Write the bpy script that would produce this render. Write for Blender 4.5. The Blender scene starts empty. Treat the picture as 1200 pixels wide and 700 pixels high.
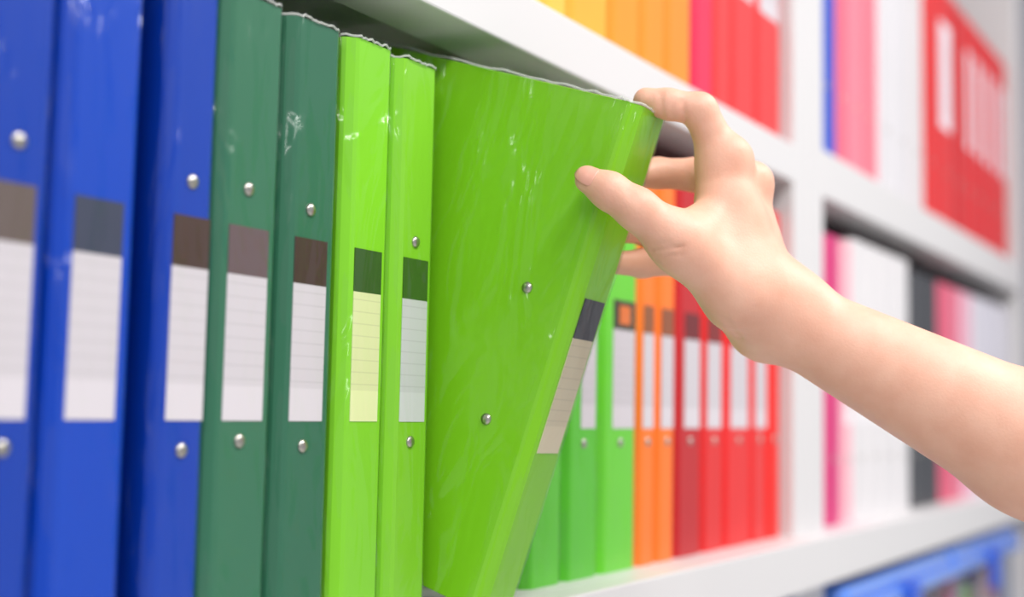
import bpy, bmesh, math, random
import numpy as np
from mathutils import Vector, Matrix
random.seed(7)
D2R = math.radians

# ---------------------------------------------------------------- camera
FPX, YAW, PIT, ROL, CD, CZ = 1486.16, 31.68, 5.103, -1.1158, 0.4274, 0.1153
_y, _p, _r = D2R(YAW), D2R(PIT), D2R(ROL)
FW = np.array([math.cos(_y)*math.cos(_p), math.sin(_y)*math.cos(_p), math.sin(_p)])
_rt = np.array([math.sin(_y), -math.cos(_y), 0.0]); _up = np.cross(_rt, FW)
RT = math.cos(_r)*_rt - math.sin(_r)*_up
UP = math.sin(_r)*_rt + math.cos(_r)*_up
CAM = np.array([0.0, -CD, CZ])
scene = bpy.context.scene
cd = bpy.data.cameras.new('camera'); cam = bpy.data.objects.new('camera', cd)
scene.collection.objects.link(cam); scene.camera = cam
M = Matrix(((RT[0], UP[0], -FW[0], CAM[0]), (RT[1], UP[1], -FW[1], CAM[1]), (RT[2], UP[2], -FW[2], CAM[2]), (0, 0, 0, 1)))
cam.matrix_world = M
cd.sensor_width = 36.0; cd.lens = FPX/1200*36.0; cd.clip_start = 0.01
cd.dof.use_dof = True; cd.dof.focus_distance = 0.70; cd.dof.aperture_fstop = 2.9

def U(px, py, d):                      # photo pixel + distance along the view axis -> world point
    return CAM + d*(FW + RT*(px-600)/FPX + UP*(350-py)/FPX)

# ---------------------------------------------------------------- light
vs = scene.view_settings
vs.view_transform = 'Standard'; vs.look = 'None'; vs.gamma = 1.0; vs.use_curve_mapping = False; vs.exposure = 0.0
world = bpy.data.worlds.new('world'); scene.world = world; world.use_nodes = True
world.node_tree.nodes['Background'].inputs[0].default_value = (0.93, 0.96, 1.0, 1)
world.node_tree.nodes['Background'].inputs[1].default_value = 0.58

def area(name, loc, target, sx, sy, power, col=(1, 1, 1)):
    l = bpy.data.lights.new(name, 'AREA'); l.shape = 'RECTANGLE'; l.size = sx; l.size_y = sy; l.energy = power; l.color = col
    o = bpy.data.objects.new(name, l); scene.collection.objects.link(o); o.location = loc
    o.rotation_euler = (Vector(target)-Vector(loc)).to_track_quat('-Z', 'Y').to_euler()
    return o
area('ceiling_strip_aisle_offscreen', (0.9, -1.2, 1.6), (0.9, -1.1999, 0), 2.6, 0.35, 62, (1, 0.98, 0.95))
area('ceiling_fill_left_offscreen', (-1.6, -1.2, 1.6), (-1.6, -1.1999, 0), 1.8, 0.35, 42, (1, 0.98, 0.95))  # unseen fill at ceiling height, added to brighten the left-facing covers

# ---------------------------------------------------------------- helpers
def lin(c):
    f = lambda v: v/12.92 if v <= 0.04045 else ((v+0.055)/1.055)**2.4
    return tuple(f(v/255.0) for v in c) + (1.0,)

def new_mat(name):
    m = bpy.data.materials.new(name); m.use_nodes = True
    nt = m.node_tree; return m, nt, nt.nodes, nt.links, nt.nodes['Principled BSDF']

def bump(nt, b, scale, strength, dist=0.002, stretch=(1, 1, 1), detail=3):
    n = nt.nodes; tc = n.new('ShaderNodeTexCoord'); mp = n.new('ShaderNodeMapping'); mp.inputs['Scale'].default_value = stretch
    no = n.new('ShaderNodeTexNoise'); no.inputs['Scale'].default_value = scale; no.inputs['Detail'].default_value = detail
    bp = n.new('ShaderNodeBump'); bp.inputs['Strength'].default_value = strength; bp.inputs['Distance'].default_value = dist
    l = nt.links; l.new(tc.outputs['Object'], mp.inputs['Vector']); l.new(mp.outputs[0], no.inputs['Vector'])
    l.new(no.outputs[0], bp.inputs['Height']); l.new(bp.outputs[0], b.inputs['Normal'])
    return no

_mc = {}
def plastic(rgb, rough=0.36, coat=0.12):
    k = ('pl', rgb, rough, coat)
    if k in _mc: return _mc[k]
    m, nt, n, l, b = new_mat('plastic')
    b.inputs['Roughness'].default_value = rough
    b.inputs['Specular IOR Level'].default_value = 0.3
    b.inputs['Coat Weight'].default_value = coat; b.inputs['Coat Roughness'].default_value = 0.2
    no = bump(nt, b, 25, 0.05, 0.001, (1, 1, 0.4))
    mix = n.new('ShaderNodeMix'); mix.data_type = 'RGBA'
    c = lin(rgb); mix.inputs[6].default_value = tuple(v*0.93 for v in c[:3])+(1,); mix.inputs[7].default_value = tuple(min(1, v*1.05) for v in c[:3])+(1,)
    l.new(no.outputs[0], mix.inputs[0]); l.new(mix.outputs[2], b.inputs['Base Color'])
    _mc[k] = m; return m

def simple(name, rgb, rough=0.5, metal=0.0, bs=None):
    k = (name, rgb)
    if k in _mc: return _mc[k]
    m, nt, n, l, b = new_mat(name)
    b.inputs['Base Color'].default_value = lin(rgb); b.inputs['Roughness'].default_value = rough; b.inputs['Metallic'].default_value = metal
    if bs: bump(nt, b, bs, 0.1, 0.0005)
    _mc[k] = m; return m

def paper(rgb):
    k = ('paper', rgb)
    if k in _mc: return _mc[k]
    m, nt, n, l, b = new_mat('label_paper'); b.inputs['Roughness'].default_value = 0.5
    tc = n.new('ShaderNodeTexCoord'); sp = n.new('ShaderNodeSeparateXYZ'); l.new(tc.outputs['Object'], sp.inputs[0])
    # faint ruled lines every 6 mm over the writing field
    mu = n.new('ShaderNodeMath'); mu.operation = 'MULTIPLY'; mu.inputs[1].default_value = 1/0.0065; l.new(sp.outputs[2], mu.inputs[0])
    fr = n.new('ShaderNodeMath'); fr.operation = 'FRACT'; l.new(mu.outputs[0], fr.inputs[0])
    gt = n.new('ShaderNodeMath'); gt.operation = 'LESS_THAN'; gt.inputs[1].default_value = 0.1; l.new(fr.outputs[0], gt.inputs[0])
    z1 = n.new('ShaderNodeMath'); z1.operation = 'GREATER_THAN'; z1.inputs[1].default_value = 0.0165; l.new(sp.outputs[2], z1.inputs[0])
    an = n.new('ShaderNodeMath'); an.operation = 'MULTIPLY'; l.new(gt.outputs[0], an.inputs[0]); l.new(z1.outputs[0], an.inputs[1])
    c = lin(rgb)
    m1 = n.new('ShaderNodeMix'); m1.data_type = 'RGBA'
    m1.inputs[6].default_value = c; m1.inputs[7].default_value = tuple(v*0.9 for v in c[:3])+(1,); l.new(z1.outputs[0], m1.inputs[0])
    m2 = n.new('ShaderNodeMix'); m2.data_type = 'RGBA'; m2.inputs[7].default_value = tuple(v*0.78 for v in c[:3])+(1,)
    l.new(m1.outputs[2], m2.inputs[6]); l.new(an.outputs[0], m2.inputs[0]); l.new(m2.outputs[2], b.inputs['Base Color'])
    _mc[k] = m; return m

def film_mat(name, scale, strength, tint=(1, 1, 1, 1), base=0.015, dist=0.004):
    m, nt, n, l, b = new_mat(name); n.remove(b)
    out = n['Material Output']
    tr = n.new('ShaderNodeBsdfTransparent'); tr.inputs[0].default_value = tint
    gl = n.new('ShaderNodeBsdfGlossy'); gl.inputs['Roughness'].default_value = 0.17
    fr = n.new('ShaderNodeLayerWeight'); pw = n.new('ShaderNodeMath'); pw.operation = 'POWER'; pw.inputs[1].default_value = 4.0
    ad = n.new('ShaderNodeMath'); ad.operation = 'MULTIPLY_ADD'; ad.inputs[1].default_value = 0.35; ad.inputs[2].default_value = base; ad.use_clamp = True
    mx = n.new('ShaderNodeMixShader')
    tc = n.new('ShaderNodeTexCoord'); mp = n.new('ShaderNodeMapping'); mp.inputs['Scale'].default_value = (1.0, 1.0, 0.35); mp.inputs['Rotation'].default_value = (0, 0.35, 0)
    no = n.new('ShaderNodeTexNoise'); no.inputs['Scale'].default_value = scale; no.inputs['Detail'].default_value = 2.5; no.inputs['Distortion'].default_value = 1.2
    bp = n.new('ShaderNodeBump'); bp.inputs['Strength'].default_value = strength; bp.inputs['Distance'].default_value = dist
    oi = n.new('ShaderNodeObjectInfo'); va = n.new('ShaderNodeVectorMath'); va.operation = 'MULTIPLY_ADD'; va.inputs[1].default_value = (9, 5, 7)
    l.new(oi.outputs['Location'], va.inputs[0]); l.new(tc.outputs['Object'], va.inputs[2]); l.new(va.outputs[0], mp.inputs[0]); l.new(mp.outputs[0], no.inputs['Vector']); l.new(no.outputs[0], bp.inputs['Height'])
    l.new(bp.outputs[0], gl.inputs['Normal'])
    l.new(fr.outputs['Facing'], pw.inputs[0]); l.new(pw.outputs[0], ad.inputs[0]); l.new(ad.outputs[0], mx.inputs[0]); l.new(tr.outputs[0], mx.inputs[1]); l.new(gl.outputs[0], mx.inputs[2])
    l.new(mx.outputs[0], out.inputs[0])
    return m
FILM = film_mat('clear_film', 30, 1.0, base=0.03, dist=0.018)

WELD, _nt, _n, _l, _b = new_mat('milky_film'); _b.inputs['Base Color'].default_value = lin((238, 240, 236)); _b.inputs['Alpha'].default_value = 0.32; _b.inputs['Roughness'].default_value = 0.25

def link(name, bm, mat, parent=None, smooth=False):
    me = bpy.data.meshes.new(name); bm.to_mesh(me); bm.free()
    if smooth:
        for p in me.polygons: p.use_smooth = True
    o = bpy.data.objects.new(name, me); scene.collection.objects.link(o)
    if mat: me.materials.append(mat)
    if parent: o.parent = parent
    return o

def empty(name, loc, label, cat, group=None):
    o = bpy.data.objects.new(name, None); scene.collection.objects.link(o); o.location = loc; o.empty_display_size = 0.02
    o['label'] = label; o['category'] = cat
    if group: o['group'] = group
    return o

def box(bm, x0, x1, y0, y1, z0, z1, bev=0.0, seg=2):
    g = bmesh.ops.create_cube(bm, size=1.0)
    for v in g['verts']:
        v.co = Vector(((x0+x1)/2+v.co.x*(x1-x0), (y0+y1)/2+v.co.y*(y1-y0), (z0+z1)/2+v.co.z*(z1-z0)))
    if bev > 0:
        es = list({e for v in g['verts'] for e in v.link_edges})
        bmesh.ops.bevel(bm, geom=es, offset=bev, segments=seg, affect='EDGES', profile=0.5)
    return bm

def boxo(name, dims, mat, parent=None, bev=0.0):
    return link(name, box(bmesh.new(), *dims, bev=bev), mat, parent)

def prism(bm, poly, z0, z1):
    lo = [bm.verts.new((x, y, z0)) for x, y in poly]; hi = [bm.verts.new((x, y, z1)) for x, y in poly]
    n = len(poly)
    for i in range(n): bm.faces.new((lo[i], lo[(i+1) % n], hi[(i+1) % n], hi[i]))
    bm.faces.new(lo[::-1]); bm.faces.new(hi)
    bmesh.ops.recalc_face_normals(bm, faces=bm.faces)
    return bm

# ---------------------------------------------------------------- the setting
WHITE = simple('white_laminate', (218, 215, 216), 0.4, 0, 300)
m_floor, nt, n, l, b = new_mat('floor_tiles'); b.inputs['Base Color'].default_value = lin((205, 203, 200)); b.inputs['Roughness'].default_value = 0.3
bump(nt, b, 5, 0.05)
m_wall = simple('wall_paint', (228, 230, 234), 0.8, 0, 200)
fl = boxo('floor', (-1.5, 4.5, -3.0, 0.5, -1.25, -1.2), m_floor); fl['kind'] = 'structure'
wl = boxo('wall_back', (-1.5, 4.5, 0.42, 0.5, -1.2, 1.9), m_wall); wl['kind'] = 'structure'
co = boxo('wall_right', (2.452, 2.80, -0.16, 0.42, -1.2, 1.9), simple('grey_paint', (150, 150, 158), 0.7, 0, 200)); co['kind'] = 'structure'

YF = -0.012                            # front of uprights and upper boards
def bookcase(label, x0, x1, t, top_z, lip_z):
    r = empty('bookcase', (0, 0, -1.2), label, 'bookcase')
    def pt(name, dims, bev=0.0015):
        d = list(dims); d[4] += 1.2; d[5] += 1.2
        return boxo(name, d, WHITE, r, bev)
    pt('side_panel', (x0, x0+t, YF, 0.33, -1.2, 1.30)); pt('side_panel', (x1-t, x1, YF, 0.33, -1.2, 1.30))
    xa, xb = x0+t-0.0005, x1-t+0.0005
    pt('back_panel', (xa, xb, 0.312, 0.33, -1.19, 1.30), 0)
    pt('top_panel', (xa, xb, YF, 0.3125, 1.265, 1.295))
    for name, zt, zl, yf in (('shelf_board', top_z, lip_z, YF), ('shelf_board', 0.0, -0.046, -0.036), ('shelf_board', -0.40, -0.434, -0.036), ('shelf_board', -0.80, -0.834, -0.036)):
        front = yf < YF
        pt(name, (xa, xb, (YF if front else yf+0.0455), 0.3125, zt-0.009, zt), 0)
        pt('shelf_lip', ((x0 if front else xa), (x1 if front else xb), yf, (YF if front else yf+0.046), zl, zt), 0.0015)
    pt('plinth', (xa, xb, 0.0, 0.02, -1.199, -1.12))
    return r
bookcase('white open bookcase holding the blue, green and orange binders', -0.55, 1.2455, 0.046, 0.385, 0.347)
bookcase('white open bookcase holding the pink, white and black binders beside the grey wall end', 1.2465, 2.45, 0.046, 0.398, 0.347)

# ---------------------------------------------------------------- ring binders
RIVET = simple('nickel_rivet', (188, 183, 176), 0.28, 1.0)
def rivet_mesh():
    bm = bmesh.new(); prof = [(0.0034, 0.0), (0.0034, 0.0006), (0.0029, 0.0013), (0.0018, 0.0018), (0.0007, 0.0020)]
    N = 14; rings = []
    for rr, h in prof: rings.append([bm.verts.new((rr*math.cos(2*math.pi*i/N), -h, rr*math.sin(2*math.pi*i/N))) for i in range(N)])
    for a, c in zip(rings, rings[1:]):
        for i in range(N): bm.faces.new((a[i], a[(i+1) % N], c[(i+1) % N], c[i]))
    bm.faces.new(rings[-1]); bmesh.ops.recalc_face_normals(bm, faces=bm.faces)
    me = bpy.data.meshes.new('rivet'); bm.to_mesh(me); bm.free(); me.materials.append(RIVET)
    for p in me.polygons: p.use_smooth = True
    return me
RIV = rivet_mesh()
def rivet(parent, loc, rz=0.0):
    o = bpy.data.objects.new('rivet', RIV); scene.collection.objects.link(o); o.parent = parent; o.location = loc; o.rotation_euler = (0, 0, rz)
    return o

TH = 0.0022
def binder(x0, w, z0, H, rgb, label, group, y0=0.0, a=0.007, header=(70, 50, 46), card=(210, 203, 209), lab=(0.0075, 0.0265),
           lz=(0.1085, 0.178, 0.2015), rivets=None, film=False, rot=None, dep=0.25, cover_rivets=None, print_rgb=None, seed=0, name='ring_binder', spine_rgb=None):
    r = empty(name, (x0, y0, z0), label, 'binder', group)
    if rot: r.rotation_euler = rot
    mat = plastic(rgb); smat = plastic(spine_rgb) if spine_rgb else mat
    # spine board with folded hinge strips: a bent sheet with thickness
    poly = [(0, a+0.004), (0, a), (0.0012, a-0.0022), (a-0.0022, 0.0012), (a, 0), (w-a, 0), (w-a+0.0022, 0.0012), (w-0.0012, a-0.0022), (w, a), (w, a+0.004),
            (w-TH, a+0.004), (w-TH, a+0.001), (w-a-0.001, TH), (a+0.001, TH), (TH, a+0.001), (TH, a+0.004)]
    link('spine', prism(bmesh.new(), poly, 0, H), smat, r)
    for xs, nm in ((0, 'front_cover'), (w-TH, 'back_cover')):
        bm = box(bmesh.new(), xs, xs+TH, a+0.0035, dep, 0, H, 0.0007, 2)
        link(nm, bm, mat, r)
    if lab:
        lx, lw = lab
        c = boxo('label_card', (0, lw, -0.0004, 0.0002, 0, lz[1]-lz[0]+0.0003), paper(card), r); c.location = (lx, 0, lz[0])
        h = boxo('label_header', (0, lw, -0.00045, 0.0002, 0, lz[2]-lz[1]), simple('header_ink', header, 0.45), c); h.location = (0, 0, lz[1]-lz[0])
        if print_rgb:
            boxo('header_print', (lw*0.25, lw*0.75, -0.0010, -0.0003, (lz[1]-lz[0])+0.004, (lz[2]-lz[0])-0.004), simple('print_ink', print_rgb, 0.5), c)
    for rz in (rivets or ()): rivet(r, (rz[0], 0, rz[1]))
    for rz in (cover_rivets or ()): rivet(r, (0, rz[0], rz[1]), -math.pi/2)
    if film:
        rnd = random.Random(seed+3); e = 0.0007
        key = [(-e, dep*0.97), (-e, a), (a, -e), (w-a, -e), (w+e, a), (w+e, dep*0.97)]; cnt = [26, 4, 14, 4, 16]
        pts = []
        for (p0, p1, c) in zip(key, key[1:], cnt):
            for i in range(c):
                t = i/c; t = t if c < 20 else 1-(1-t)**1.6
                pts.append((p0[0]+(p1[0]-p0[0])*t, p0[1]+(p1[1]-p0[1])*t))
        pts.append(key[-1]); cx, cy = w/2, dep/2
        NZ = 56; bm = bmesh.new(); grid = []
        wv = [(rnd.uniform(40, 260), rnd.uniform(20, 110), rnd.uniform(0, 6.3), rnd.uniform(0.3, 1)) for _ in range(7)]
        top = [rnd.uniform(0.0005, 0.0045) for _ in pts]
        for i in range(len(pts)):
            s = i*0.003; x, y = pts[i]
            nx = -1 if i < 28 else (1 if i > len(pts)-18 else 0); ny = 0 if nx else -1
            col = []
            for k in range(NZ+1):
                z = -0.0 + (H+top[i])*k/NZ
                d = sum(A*math.sin(f1*s+f2*z+ph) for f1, f2, ph, A in wv)/4.0
                edge = 1.0 + 1.2*max(0, (k/NZ-0.96)/0.04)
                d = max(-0.7, min(1.2, d))*0.0006*edge
                col.append(bm.verts.new((x+nx*(d*0.25+0.0001), y+ny*(d+0.0004), z)))
            grid.append(col)
        for i in range(len(pts)-1):
            for k in range(NZ): bm.faces.new((grid[i][k], grid[i+1][k], grid[i+1][k+1], grid[i][k+1]))
        bmesh.ops.recalc_face_normals(bm, faces=bm.faces)
        sv = link('plastic_sleeve', bm, FILM, r, True)
        # crinkled, milky welded edge of the sleeve along the top
        bm = bmesh.new(); rows = []
        for i in range(len(pts)):
            s = i*0.003; x, y = pts[i]; nx = -1 if i < 28 else (1 if i > len(pts)-18 else 0); ny = 0 if nx else -1
            j = rnd.uniform(-0.0003, 0.0003); zz = H+0.4*top[i]
            rows.append([bm.verts.new((x+nx*(0.0006*cx2+j), y+ny*(0.0006*cx2+j), zz+dz)) for cx2, dz in ((0.9, -0.0009), (1.2, -0.0002), (0.5, 0.0006), (-0.6, 0.0005), (-0.9, -0.0005))])
        for p, q in zip(rows, rows[1:]):
            for k in range(5): bm.faces.new((p[k], q[k], q[(k+1) % 5], p[(k+1) % 5]))
        bmesh.ops.recalc_face_normals(bm, faces=bm.faces)
        link('welded_edge', bm, WELD, sv, True)
    return r

BLUE = (2, 56, 162); DGREEN = (52, 110, 82); LIME = (134, 208, 22); GREEN = (94, 192, 38)
G1 = 'binders in a row on the middle shelf'
binder(0.2930, 0.0440, 0, 0.3150, BLUE, 'blue ring binder in clear wrap, third blue one from the dark green binders', G1, header=(96, 82, 78), lab=(0.0085, 0.026), rivets=[(0.0252, 0.2186), (0.0251, 0.0975)], film=True, seed=1)
binder(0.3390, 0.0440, 0, 0.3150, (2, 64, 178), 'blue ring binder without rivets on its spine, between two blue binders', G1, header=(52, 58, 80), lab=(0.0077, 0.0256), film=True, seed=2)
binder(0.3955, 0.0315, 0, 0.3150, (6, 58, 164), 'narrow blue ring binder with dark brown label header next to dark green binder', G1, header=(66, 44, 38), a=0.0052, lab=(0.0056, 0.0223), rivets=[(0.0160, 0.2175), (0.0160, 0.0951)], film=True, seed=3, y0=0.0)
binder(0.4287, 0.0445, 0, 0.3150, DGREEN, 'dark green ring binder with mauve grey label header beside the blue binders', G1, header=(96, 78, 82), lab=(0.0074, 0.0271), rivets=[(0.0195, 0.2199), (0.0196, 0.0990)], film=True, seed=4)
binder(0.4750, 0.0430, 0, 0.3150, (46, 104, 78), 'dark green ring binder with dark brown label header beside a lime binder', G1, header=(62, 40, 38), lab=(0.0076, 0.0251), rivets=[(0.0188, 0.2166), (0.0186, 0.0960)], film=True, seed=5)
binder(0.5230, 0.0405, 0, 0.3165, (128, 204, 40), 'lime green ring binder without rivets on its spine and pale yellow label', G1, header=(46, 82, 28), card=(224, 230, 172), lab=(0.0076, 0.0236), film=True, seed=6)
binder(0.5668, 0.0405, 0, 0.3160, (128, 198, 42), 'lime green riveted ring binder with grey label beside the pulled out binder', G1, header=(52, 92, 26), card=(206, 208, 208), lab=(0.0077, 0.0238), rivets=[(0.0188, 0.2113), (0.0185, 0.0972)], film=True, seed=7)
# the binder that is being pulled out by its top
PZ = 0.0113
PR = (D2R(17.714), D2R(1.386), D2R(3.30))
PB = Matrix.Rotation(PR[2], 4, 'Z') @ Matrix.Rotation(PR[1], 4, 'Y') @ Matrix.Rotation(PR[0], 4, 'X')
po = Vector((0.6197, -0.0233, -0.01073)) + PB @ Vector((0, 0, PZ))
PB = Matrix.Translation(po) @ PB
pulled = binder(po.x, 0.0446, po.z, 0.3150-PZ, (128, 200, 30), 'lime green ring binder tilted out of the row by the hand', G1, y0=po.y, header=(52, 52, 62), card=(218, 206, 178),
       lab=(0.0088, 0.0270), lz=(0.108-PZ, 0.1775-PZ, 0.2013-PZ), rot=PR, dep=0.243, cover_rivets=[(0.0332, 0.197-PZ), (0.0332, 0.117-PZ)], film=True, seed=11)
far = [
 (0.7170, 0.7655, (92, 196, 40), (40, 84, 26), None, 'green ring binder just behind the pulled out binder', None),
 (0.7675, 0.8170, (88, 192, 40), (48, 88, 30), (0.0200, 0.0215), 'green ring binder with a narrow pale label between two green binders', None),
 (0.8190, 0.879, (104, 204, 44), (58, 54, 30), (0.0170, 0.0355), 'wide green ring binder with an orange mark in its label header', (216, 110, 40)),
 (0.8800, 0.913, (246, 122, 40), (140, 84, 50), (0.0070, 0.0190), 'orange ring binder beside the wide green binder', None),
 (0.9140, 0.950, (246, 122, 40), (140, 80, 50), (0.0060, 0.0230), 'orange ring binder beside the dark red binder', None),
 (0.9510, 1.004, (188, 30, 36), (110, 30, 34), (0.0140, 0.0320), 'dark red ring binder beside the orange binders', None),
 (1.0050, 1.053, (220, 38, 38), (128, 36, 36), (0.0080, 0.0310), 'red ring binder between the dark red and wide red binder', None),
 (1.0540, 1.118, (226, 36, 36), (120, 40, 40), (0.0120, 0.0420), 'wide red ring binder with broad pale label on the middle shelf', None),
 (1.1185, 1.160, (224, 44, 44), (120, 40, 40), (0.0080, 0.0290), 'red ring binder with pale label next to the plain red one', None),
 (1.1605, 1.1975, (232, 30, 22), None, None, 'bright red ring binder without label against the white upright', None)]
for i, (xa, xb, c, h, lab, txt, pr) in enumerate(far):
    binder(xa, xb-xa, 0, 0.315, c, txt, G1, header=h or (0, 0, 0), lab=lab, lz=(0.1045, 0.178, 0.2), rivets=[((xb-xa)*0.5, 0.094)], print_rgb=pr, film=(i < 3), seed=20+i)

G2 = 'binders in a row on the upper shelf'
ZU = 0.385
up = [
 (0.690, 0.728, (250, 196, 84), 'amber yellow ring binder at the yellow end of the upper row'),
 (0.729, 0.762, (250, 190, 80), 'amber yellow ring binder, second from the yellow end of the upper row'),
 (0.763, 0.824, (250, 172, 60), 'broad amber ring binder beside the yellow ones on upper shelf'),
 (0.825, 0.877, (248, 150, 44), 'orange ring binder beside the amber one on upper shelf'),
 (0.878, 0.924, (248, 146, 44), 'orange ring binder between two orange ones on upper shelf'),
 (0.925, 0.977, (246, 142, 44), 'orange ring binder beside the pink red one on upper shelf'),
 (0.980, 1.025, (232, 44, 84), 'pink red ring binder beside the orange ones on upper shelf'),
 (1.026, 1.066, (226, 60, 62), 'red ring binder beside the pink red one on upper shelf'),
 (1.067, 1.127, (226, 58, 60), 'broad red ring binder with pale label on upper shelf'),
 (1.128, 1.1975, (224, 56, 58), 'broad red ring binder against the upright on upper shelf')]
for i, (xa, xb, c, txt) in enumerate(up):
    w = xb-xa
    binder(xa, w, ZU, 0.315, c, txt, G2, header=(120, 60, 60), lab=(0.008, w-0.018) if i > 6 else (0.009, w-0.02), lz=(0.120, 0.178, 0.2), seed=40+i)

G3 = 'binders in the far bookcase, middle shelf'
W_ = (226, 222, 224)
rl = [
 (1.300, 1.337, (214, 60, 128), 'magenta ring binder tucked against the white upright'),
 (1.339, 1.390, (212, 46, 118), 'magenta ring binder beside the pale pink one'),
 (1.391, 1.436, (240, 178, 190), 'pale pink ring binder between magenta and white binders'),
 (1.437, 1.494, W_, 'white ring binder beside the pale pink one, middle shelf'),
 (1.495, 1.552, W_, 'white ring binder, second from the pale pink one, middle shelf'),
 (1.553, 1.618, W_, 'white ring binder, third from the pale pink one, middle shelf'),
 (1.619, 1.686, W_, 'white ring binder beside the charcoal binders, middle shelf'),
 (1.688, 1.765, (52, 54, 60), 'charcoal ring binder beside the white ones'),
 (1.766, 1.845, (48, 50, 56), 'charcoal ring binder beside the rose pink one'),
 (1.847, 1.915, (222, 84, 116), 'rose pink ring binder beside the charcoal ones'),
 (1.916, 1.985, (226, 112, 138), 'rose pink ring binder beside the blush pink one'),
 (1.987, 2.068, (236, 176, 196), 'blush pink ring binder beside the lilac white ones'),
 (2.070, 2.148, (216, 212, 222), 'lilac white ring binder beside the blush pink one'),
 (2.149, 2.226, (214, 210, 222), 'lilac white ring binder between two lilac white ones'),
 (2.227, 2.304, (214, 210, 220), 'lilac white ring binder, third from the blush pink one'),
 (2.305, 2.378, (214, 210, 220), 'lilac white ring binder beside the far upright')]
for i, (xa, xb, c, txt) in enumerate(rl):
    w = xb-xa; h = 0.315 if i < 3 else (0.322 if i < 7 else 0.312)
    binder(xa, w, 0, h, c, txt, G3, header=(120, 110, 112), lab=None if i < 2 or i in (7, 8) else (0.012, w-0.024), card=(236, 232, 236), rivets=[(w*0.5, 0.07)], seed=60+i)

G4 = 'binders in the far bookcase, upper shelf'
ru = [
 (1.300, 1.379, (38, 78, 196), 'blue ring binder beside the rose ones on far upper shelf', False),
 (1.380, 1.424, (232, 104, 128), 'rose ring binder beside the blue one on far upper shelf', False),
 (1.425, 1.480, (238, 130, 148), 'light rose ring binder between two rose ones on far upper shelf', False),
 (1.481, 1.547, (236, 118, 136), 'rose ring binder beside the white ones on far upper shelf', False),
 (1.549, 1.622, (222, 218, 222), 'white ring binder beside the rose ones on far upper shelf', False),
 (1.623, 1.697, (220, 216, 220), 'white ring binder between two white ones on far upper shelf', False),
 (1.698, 1.774, (220, 214, 216), 'white ring binder beside the bright red ones on far upper shelf', False),
 (1.777, 1.848, (222, 14, 16), 'bright red ring binder beside the white ones on far upper shelf', False),
 (1.850, 1.958, (222, 12, 16), 'very wide bright red binder with long white label', True),
 (1.960, 2.028, (204, 10, 18), 'bright red ring binder beside the very wide one', False),
 (2.029, 2.098, (220, 18, 22), 'bright red ring binder with pale label, second from the very wide one', True),
 (2.099, 2.167, (216, 14, 22), 'bright red ring binder with pale label, third from the very wide one', True),
 (2.168, 2.236, (220, 18, 22), 'bright red ring binder with pale label, third from the far upright', True),
 (2.237, 2.304, (220, 18, 24), 'bright red ring binder with pale label, second from the far upright', True),
 (2.305, 2.378, (220, 18, 24), 'bright red ring binder with pale label against the far upright', True)]
for i, (xa, xb, c, txt, L) in enumerate(ru):
    w = xb-xa
    binder(xa, w, 0.398, 0.358, c, txt, G4, header=(236, 232, 240), card=(240, 236, 244), lab=(0.02, w-0.04) if L else None, lz=(0.145, 0.28, 0.305), rivets=[(w*0.5, 0.08)], seed=80+i)

# ---------------------------------------------------------------- plastic boxes on the lower shelf
LID = plastic((88, 140, 236), 0.16, 0.8)
BOXM = film_mat('clear_box', 20, 0.1, (0.93, 0.96, 1.0, 1), 0.05)
def storage_box(x0, x1, label):
    r = empty('storage_box', (x0, -0.024, -0.40), label, 'box', 'clear storage boxes on the lower shelf')
    w, d, h = x1-x0, 0.31, 0.318
    bm = bmesh.new(); t = 0.003
    for dm in ((0, w, 0, t, 0, h), (0, w, d-t, d, 0, h), (0, t, 0, d, 0, h), (w-t, w, 0, d, 0, h), (0, w, 0, d, 0, t)):
        box(bm, *dm)
    link('body', bm, BOXM, r)
    boxo('lid', (-0.008, w+0.008, -0.008, d+0.008, h, h+0.026), LID, r, 0.012)
    boxo('lid_rim', (-0.012, w+0.012, -0.012, d+0.012, h-0.012, h+0.004), LID, r, 0.004)
    boxo('clip', (w*0.45, w*0.55, -0.020, -0.010, h-0.05, h+0.008), plastic((40, 90, 210)), r, 0.003)
    return r
storage_box(0.760, 1.182, 'clear storage box with blue lid below the bright red binder')
storage_box(1.312, 1.765, 'clear storage box with blue lid below the magenta and white binders')
storage_box(1.795, 2.240, 'clear storage box with blue lid below the pink binders')
cols = [((206, 60, 70), 'red'), ((196, 120, 150), 'pink'), ((104, 190, 40), 'lime green'), ((150, 92, 60), 'brown'), ((226, 200, 190), 'cream'), ((200, 70, 60), 'brick red'), ((120, 70, 130), 'purple')]
for bi, (bx, bw) in enumerate(((0.760, 0.422), (1.312, 0.453), (1.795, 0.445))):
    x = bx+0.012
    for k, (c, nm) in enumerate(cols):
        w = (bw-0.03)/len(cols)-0.003
        r = empty('document_file', (x, -0.010, -0.3965), '%s document file standing in the clear box below the %s' % (nm, ('bright red binder', 'magenta and white binders', 'pink binders')[bi]), 'file', 'files in the clear boxes')
        hh = 0.275+0.025*((k*5+bi*3) % 4)/4
        poly = [(0, 0.004), (0.004, 0), (w-0.004, 0), (w, 0.004), (w, 0.28), (w-0.002, 0.28), (w-0.002, 0.006), (0.002, 0.006), (0.002, 0.28), (0, 0.28)]
        link('file_cover', prism(bmesh.new(), poly, 0, hh), plastic(c), r)
        boxo('paper_stack', (0.003, w-0.003, 0.0065, 0.27, 0.002, hh-0.012), simple('paper_edge', (232, 228, 220), 0.8), r)
        boxo('file_label', (w*0.25, w*0.75, -0.0008, 0.0004, hh*0.45, hh*0.8), simple('label_white', (235, 232, 228), 0.6), r)
        x += w+0.003

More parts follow.
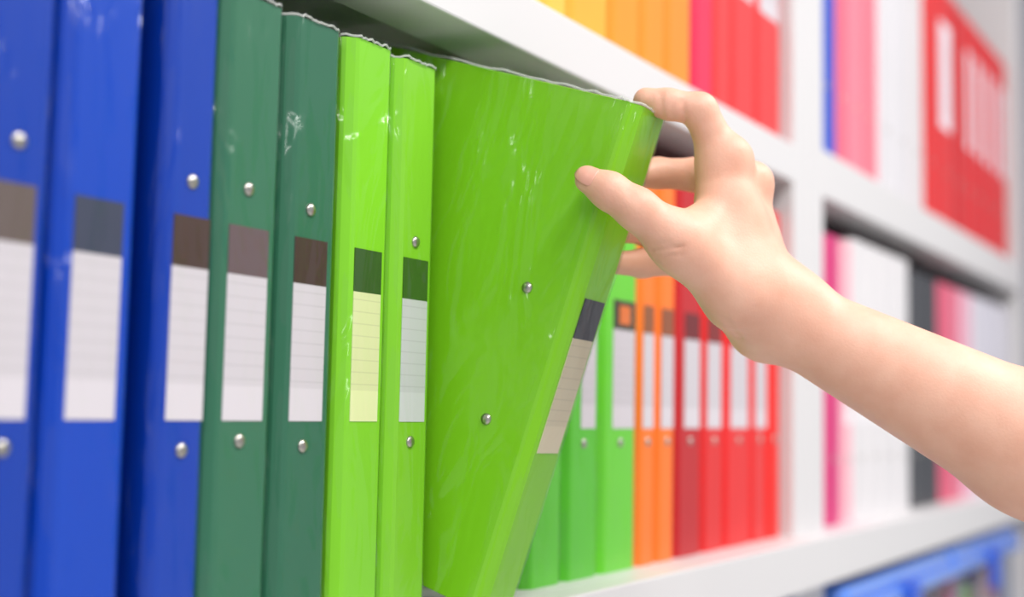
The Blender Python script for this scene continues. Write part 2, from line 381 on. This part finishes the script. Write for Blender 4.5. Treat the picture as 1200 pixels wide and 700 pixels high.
# ---------------------------------------------------------------- hand and forearm
def build_person():
    mm = 0.001
    thumb = [(689, 211, .7065, 7.5), (714, 224, .7045, 9.9), (746, 245, .703, 11.2), (797, 285, .709, 14.5)]
    index = [(757, 118, .737, 7.6), (783, 122, .735, 8.6), (820, 129, .736, 9.8), (848, 190, .742, 12.6)]
    middle = [(735, 206, .769, 8.0), (770, 203, .784, 9.2), (815, 205, .786, 10.2), (873, 222, .758, 12.4)]
    ring = [(722, 270, .7715, 7.6), (755, 270, .790, 8.8), (800, 264, .797, 9.6), (878, 256, .771, 12.2)]
    pinky = [(722, 308, .7745, 7.2), (752, 309, .788, 8.6), (795, 306, .796, 9.2), (868, 298, .779, 11.5)]
    palm = [((848, 190, .742, 12.6), (893, 345, .729, 17)), ((873, 222, .758, 12.4), (902, 350, .738, 17)),
            ((878, 256, .771, 12), (900, 358, .747, 16)), ((868, 298, .779, 11.5), (893, 365, .752, 15)),
            ((797, 285, .709, 14.5), (866, 343, .722, 20)), ((848, 240, .742, 12), (880, 335, .735, 18)),
            ((820, 262, .722, 10.5), (852, 238, .736, 11)), ((842, 205, .739, 12.5), (862, 262, .733, 14)), ((866, 343, .722, 20), (905, 365, .735, 20)),
            ((848, 300, .755, 14), (870, 350, .748, 16)), ((826, 274, .722, 13), (874, 322, .727, 18)), ((846, 236, .737, 12), (868, 300, .731, 16)),
            ((893, 345, .729, 17), (914, 350, .735, 19)), ((866, 350, .735, 18), (898, 372, .742, 20))]
    fore = [(919, 372, .737, 23.3), (1210, 522, .712, 38.3), (1300, 568, .704, 40), (1350, 594, .699, 38.5)]
    ulna = [(908, 354, .736, 18.5), (930, 370, .738, 22)]
    P = lambda q: (U(q[0], q[1], q[2]), q[3]*mm)
    # grid frame: along the arm, across it in the picture, and along the view axis
    e1 = RT*0.875 - UP*0.484; e1 /= np.linalg.norm(e1); e3 = FW; e2 = np.cross(e3, e1); Bm = np.stack([e1, e2, e3])
    O = U(905, 358, .735)
    loc = lambda w: Bm @ (w-O)
    allp = [P(q) for q in thumb+index+middle+ring+pinky+fore] + [P(q) for a in palm for q in a]
    L = np.array([loc(c) for c, r in allp]); Rr = np.array([r for c, r in allp])
    lo = (L-Rr[:, None]).min(0)-0.008; hi = (L+Rr[:, None]).max(0)+0.008
    h = 0.00135
    nn = np.ceil((hi-lo)/h).astype(int)+1
    ax = [lo[i]+h*np.arange(nn[i]) for i in range(3)]
    def field(segs, k, m=0.035):
        F = np.full(nn, 1.0, np.float32)
        for (a, b) in segs:
            (A, ra), (B, rb) = P(a), P(b); A, B = loc(A), loc(B)
            mn = np.minimum(A-ra, B-rb)-m; mx = np.maximum(A+ra, B+rb)+m
            i0 = np.maximum(np.floor((mn-lo)/h).astype(int), 0); i1 = np.minimum(np.ceil((mx-lo)/h).astype(int)+1, nn)
            X = ax[0][i0[0]:i1[0], None, None].astype(np.float32); Y = ax[1][None, i0[1]:i1[1], None].astype(np.float32); Z = ax[2][None, None, i0[2]:i1[2]].astype(np.float32)
            d = (B-A).astype(np.float32); dd = float(d@d)+1e-12
            t = np.clip(((X-A[0])*d[0]+(Y-A[1])*d[1]+(Z-A[2])*d[2])/dd, 0, 1)
            S = np.sqrt((X-A[0]-t*d[0])**2+(Y-A[1]-t*d[1])**2+(Z-A[2]-t*d[2])**2)-(ra+(rb-ra)*t)
            V = F[i0[0]:i1[0], i0[1]:i1[1], i0[2]:i1[2]]
            V[...] = smin(V, S, k)
        return F
    def smin(a, b, k):
        q = np.maximum(k-np.abs(a-b), 0)/k
        return np.minimum(a, b)-q*q*k*0.25
    chain = lambda c: list(zip(c, c[1:]))
    F = field(palm, 0.010)
    F = smin(F, field(chain(fore)+chain(ulna), 0.012), 0.016)
    ff = np.full(nn, 1.0, np.float32)
    for c in (index, middle, ring, pinky): ff = np.minimum(ff, field(chain(c), 0.004))
    F = smin(F, ff, 0.010)
    F = smin(F, field(chain(thumb), 0.006), 0.014)
    # knuckle and wrist bones
    F = smin(F, field([((884, 212, .752, 10.5), (880, 218, .755, 10.5)), ((858, 186, .737, 11), (852, 192, .738, 11)), ((885, 391, .745, 13), (892, 395, .746, 13))], 0.004), 0.009)
    # skin folds: shallow grooves in the surface facing the thumb side
    Xg, Yg, Zg = np.meshgrid(*[a.astype(np.float32) for a in ax], indexing='ij', sparse=True)
    W = [O[i] + Xg*Bm[0, i] + Yg*Bm[1, i] + Zg*Bm[2, i] - CAM[i] for i in range(3)]
    zc = W[0]*FW[0]+W[1]*FW[1]+W[2]*FW[2]
    u = 600+FPX*(W[0]*RT[0]+W[1]*RT[1]+W[2]*RT[2])/zc; v = 350-FPX*(W[0]*UP[0]+W[1]*UP[1]+W[2]*UP[2])/zc
    def groove(p0, p1, zmax, s, A):
        nonlocal F
        d = np.array(p1, float)-np.array(p0, float); dd = d@d
        t = np.clip(((u-p0[0])*d[0]+(v-p0[1])*d[1])/dd, 0, 1)
        q = ((u-p0[0]-t*d[0])**2+(v-p0[1]-t*d[1])**2)/(s*s)
        F = F + np.where((q < 9) & (zc < zmax), A*np.exp(-q), 0).astype(np.float32)
    groove((764, 294), (800, 289), .716, 2.2, 0.0017); groove((770, 302), (798, 298), .716, 2.4, 0.0010); groove((764, 287), (786, 284), .716, 2.4, 0.0008)
    groove((774, 110), (777, 136), .740, 2.4, 0.0010); groove((800, 118), (803, 142), .740, 2.6, 0.0012)
    groove((786, 116), (788, 138), .740, 2.2, 0.0005)
    groove((742, 226), (748, 240), .700, 2.2, 0.0004); groove((735, 222), (740, 236), .700, 2.2, 0.0004)
    groove((850, 374), (868, 396), .735, 2.6, 0.0008)
    groove((826, 214), (840, 208), .742, 3.0, 0.0003)
    # naive surface nets
    s = F < 0
    c = np.zeros(np.array(nn)-1, int)
    for dx in (0, 1):
        for dy in (0, 1):
            for dz in (0, 1): c += s[dx:nn[0]-1+dx, dy:nn[1]-1+dy, dz:nn[2]-1+dz]
    act = (c > 0) & (c < 8); idx = np.argwhere(act)
    vid = np.full(act.shape, -1, int); vid[act] = np.arange(len(idx))
    acc = np.zeros((len(idx), 3)); cnt = np.zeros(len(idx))
    corners = [(a, b, e) for a in (0, 1) for b in (0, 1) for e in (0, 1)]
    for A in corners:
        for axd in range(3):
            if A[axd] == 1: continue
            Bc = list(A); Bc[axd] = 1
            fa = F[idx[:, 0]+A[0], idx[:, 1]+A[1], idx[:, 2]+A[2]]; fb = F[idx[:, 0]+Bc[0], idx[:, 1]+Bc[1], idx[:, 2]+Bc[2]]
            mk = (fa < 0) != (fb < 0); t = np.where(mk, fa/np.where(mk, fa-fb, 1), 0)
            pnt = np.tile(np.array(A, float), (len(idx), 1)); pnt[:, axd] += t
            acc[mk] += pnt[mk]; cnt[mk] += 1
    verts = lo + h*(idx+acc/cnt[:, None])
    verts = O + verts @ Bm
    faces = []
    for axd in range(3):
        o1, o2 = [(1, 2), (2, 0), (0, 1)][axd]
        sl0 = [slice(None)]*3; sl1 = [slice(None)]*3; sl0[axd] = slice(0, -1); sl1[axd] = slice(1, None)
        ed = np.argwhere(s[tuple(sl0)] != s[tuple(sl1)])
        ed = ed[(ed[:, o1] > 0) & (ed[:, o2] > 0) & (ed[:, o1] < nn[o1]-1) & (ed[:, o2] < nn[o2]-1)]
        ins = s[ed[:, 0], ed[:, 1], ed[:, 2]]
        q = []
        for d1, d2 in ((-1, -1), (0, -1), (0, 0), (-1, 0)):
            e = ed.copy(); e[:, o1] += d1; e[:, o2] += d2; q.append(vid[e[:, 0], e[:, 1], e[:, 2]])
        q = np.stack(q, 1); q[~ins] = q[~ins][:, ::-1]; faces.append(q)
    faces = np.concatenate(faces)
    me = bpy.data.meshes.new('person'); me.from_pydata(verts.tolist(), [], faces.tolist()); me.update()
    bm = bmesh.new(); bm.from_mesh(me)
    for _ in range(2): bmesh.ops.smooth_vert(bm, verts=bm.verts, factor=0.4, use_axis_x=True, use_axis_y=True, use_axis_z=True)
    bmesh.ops.recalc_face_normals(bm, faces=bm.faces)
    base = U(905, 358, .735)
    for vv in bm.verts: vv.co -= Vector(base)
    m, nt, n, l, b = new_mat('skin')
    b.inputs['Roughness'].default_value = 0.5; b.inputs['Subsurface Weight'].default_value = 0.12
    b.inputs['Subsurface Radius'].default_value = (1.0, 0.35, 0.2); b.inputs['Subsurface Scale'].default_value = 0.004
    no = bump(nt, b, 700, 0.18, 0.0008, (1, 1, 1), 5)
    n2 = n.new('ShaderNodeTexNoise'); n2.inputs['Scale'].default_value = 55; n2.inputs['Detail'].default_value = 4
    tc = n.new('ShaderNodeTexCoord'); l.new(tc.outputs['Object'], n2.inputs['Vector'])
    mix = n.new('ShaderNodeMix'); mix.data_type = 'RGBA'; mix.inputs[6].default_value = lin((222, 158, 132)); mix.inputs[7].default_value = lin((243, 194, 170))
    l.new(n2.outputs[0], mix.inputs[0]); l.new(mix.outputs[2], b.inputs['Base Color'])
    body = link('person', bm, m, None, True); body.location = base
    body['label'] = 'bare forearm and hand gripping the top of the tilted lime binder'; body['category'] = 'person'
    # nails
    NM = simple('nail', (230, 168, 148), 0.25)
    def nail(chain_, dorsal, ln, name='fingernail', f0=-0.30, f1=0.62, ang=58):
        (T, rt_), (K, rk) = P(chain_[0]), P(chain_[1]); dr = T-K; dist = np.linalg.norm(dr); dr = dr/dist
        do = np.array(dorsal, float); do -= dr*(do@dr); do /= np.linalg.norm(do); sd = np.cross(dr, do)
        bmn = bmesh.new(); g = []
        NS, NA = 12, 12
        for i in range(NS+1):
            sx = (f0+(f1-f0)*i/NS)*ln*2; row = []
            for j in range(NA+1):
                a = D2R(ang)*(2*j/NA-1)
                ee = 2*i/NS-1; narrow = math.sqrt(max(0.0, 1-abs(ee)**5*0.55)); a *= narrow
                rr = rt_ + (rk-rt_)*max(0, -sx)/dist
                if sx > 0: rr = math.sqrt(max(1e-9, rt_*rt_-sx*sx*0.8))
                rr += 0.00045
                row.append(bmn.verts.new(Vector(T+dr*sx+rr*(math.cos(a)*do+math.sin(a)*sd)-base)))
            g.append(row)
        for i in range(NS):
            for j in range(NA): bmn.faces.new((g[i][j], g[i+1][j], g[i+1][j+1], g[i][j+1]))
        bmesh.ops.recalc_face_normals(bmn, faces=bmn.faces)
        bmesh.ops.solidify(bmn, geom=bmn.faces[:], thickness=0.0004)
        link(name, bmn, NM, body, True)
    nail(thumb, -FW*0.75+UP*0.55-RT*0.25, 0.0065, 'thumbnail')
    nail(index, FW*0.95+UP*0.25, 0.0045, ang=46); nail(middle, FW*0.9+UP*0.3, 0.005); nail(ring, FW*0.9+UP*0.3, 0.005); nail(pinky, FW*0.9+UP*0.2, 0.0045)
    # rolled sleeve at the elbow
    A, B = U(1300, 571, .701), U(1470, 662, .690); dr = B-A; Ln = np.linalg.norm(dr); dr /= Ln
    sa = np.cross(dr, [0, 0, 1.0]); sa /= np.linalg.norm(sa); sb = np.cross(dr, sa)
    bms = bmesh.new(); rings = []; N = 28
    for t, r in ((0.0, 0.0455), (-0.001, 0.048), (0.004, 0.0495), (0.03, 0.0485), (0.034, 0.0475), (0.06, 0.049), (0.09, 0.048), (Ln, 0.046), (Ln+0.004, 0.03)):
        rings.append([bms.verts.new(Vector(A+dr*t+(r+0.0012*math.sin(5*i+t*90))*(math.cos(2*math.pi*i/N)*sa+math.sin(2*math.pi*i/N)*sb)-base)) for i in range(N)])
    for a, c2 in zip(rings, rings[1:]):
        for i in range(N): bms.faces.new((a[i], a[(i+1) % N], c2[(i+1) % N], c2[i]))
    bms.faces.new(rings[-1]); bmesh.ops.recalc_face_normals(bms, faces=bms.faces)
    link('sleeve', bms, simple('cotton', (230, 230, 234), 0.9, 0, 400), body, True)
    return body
build_person()
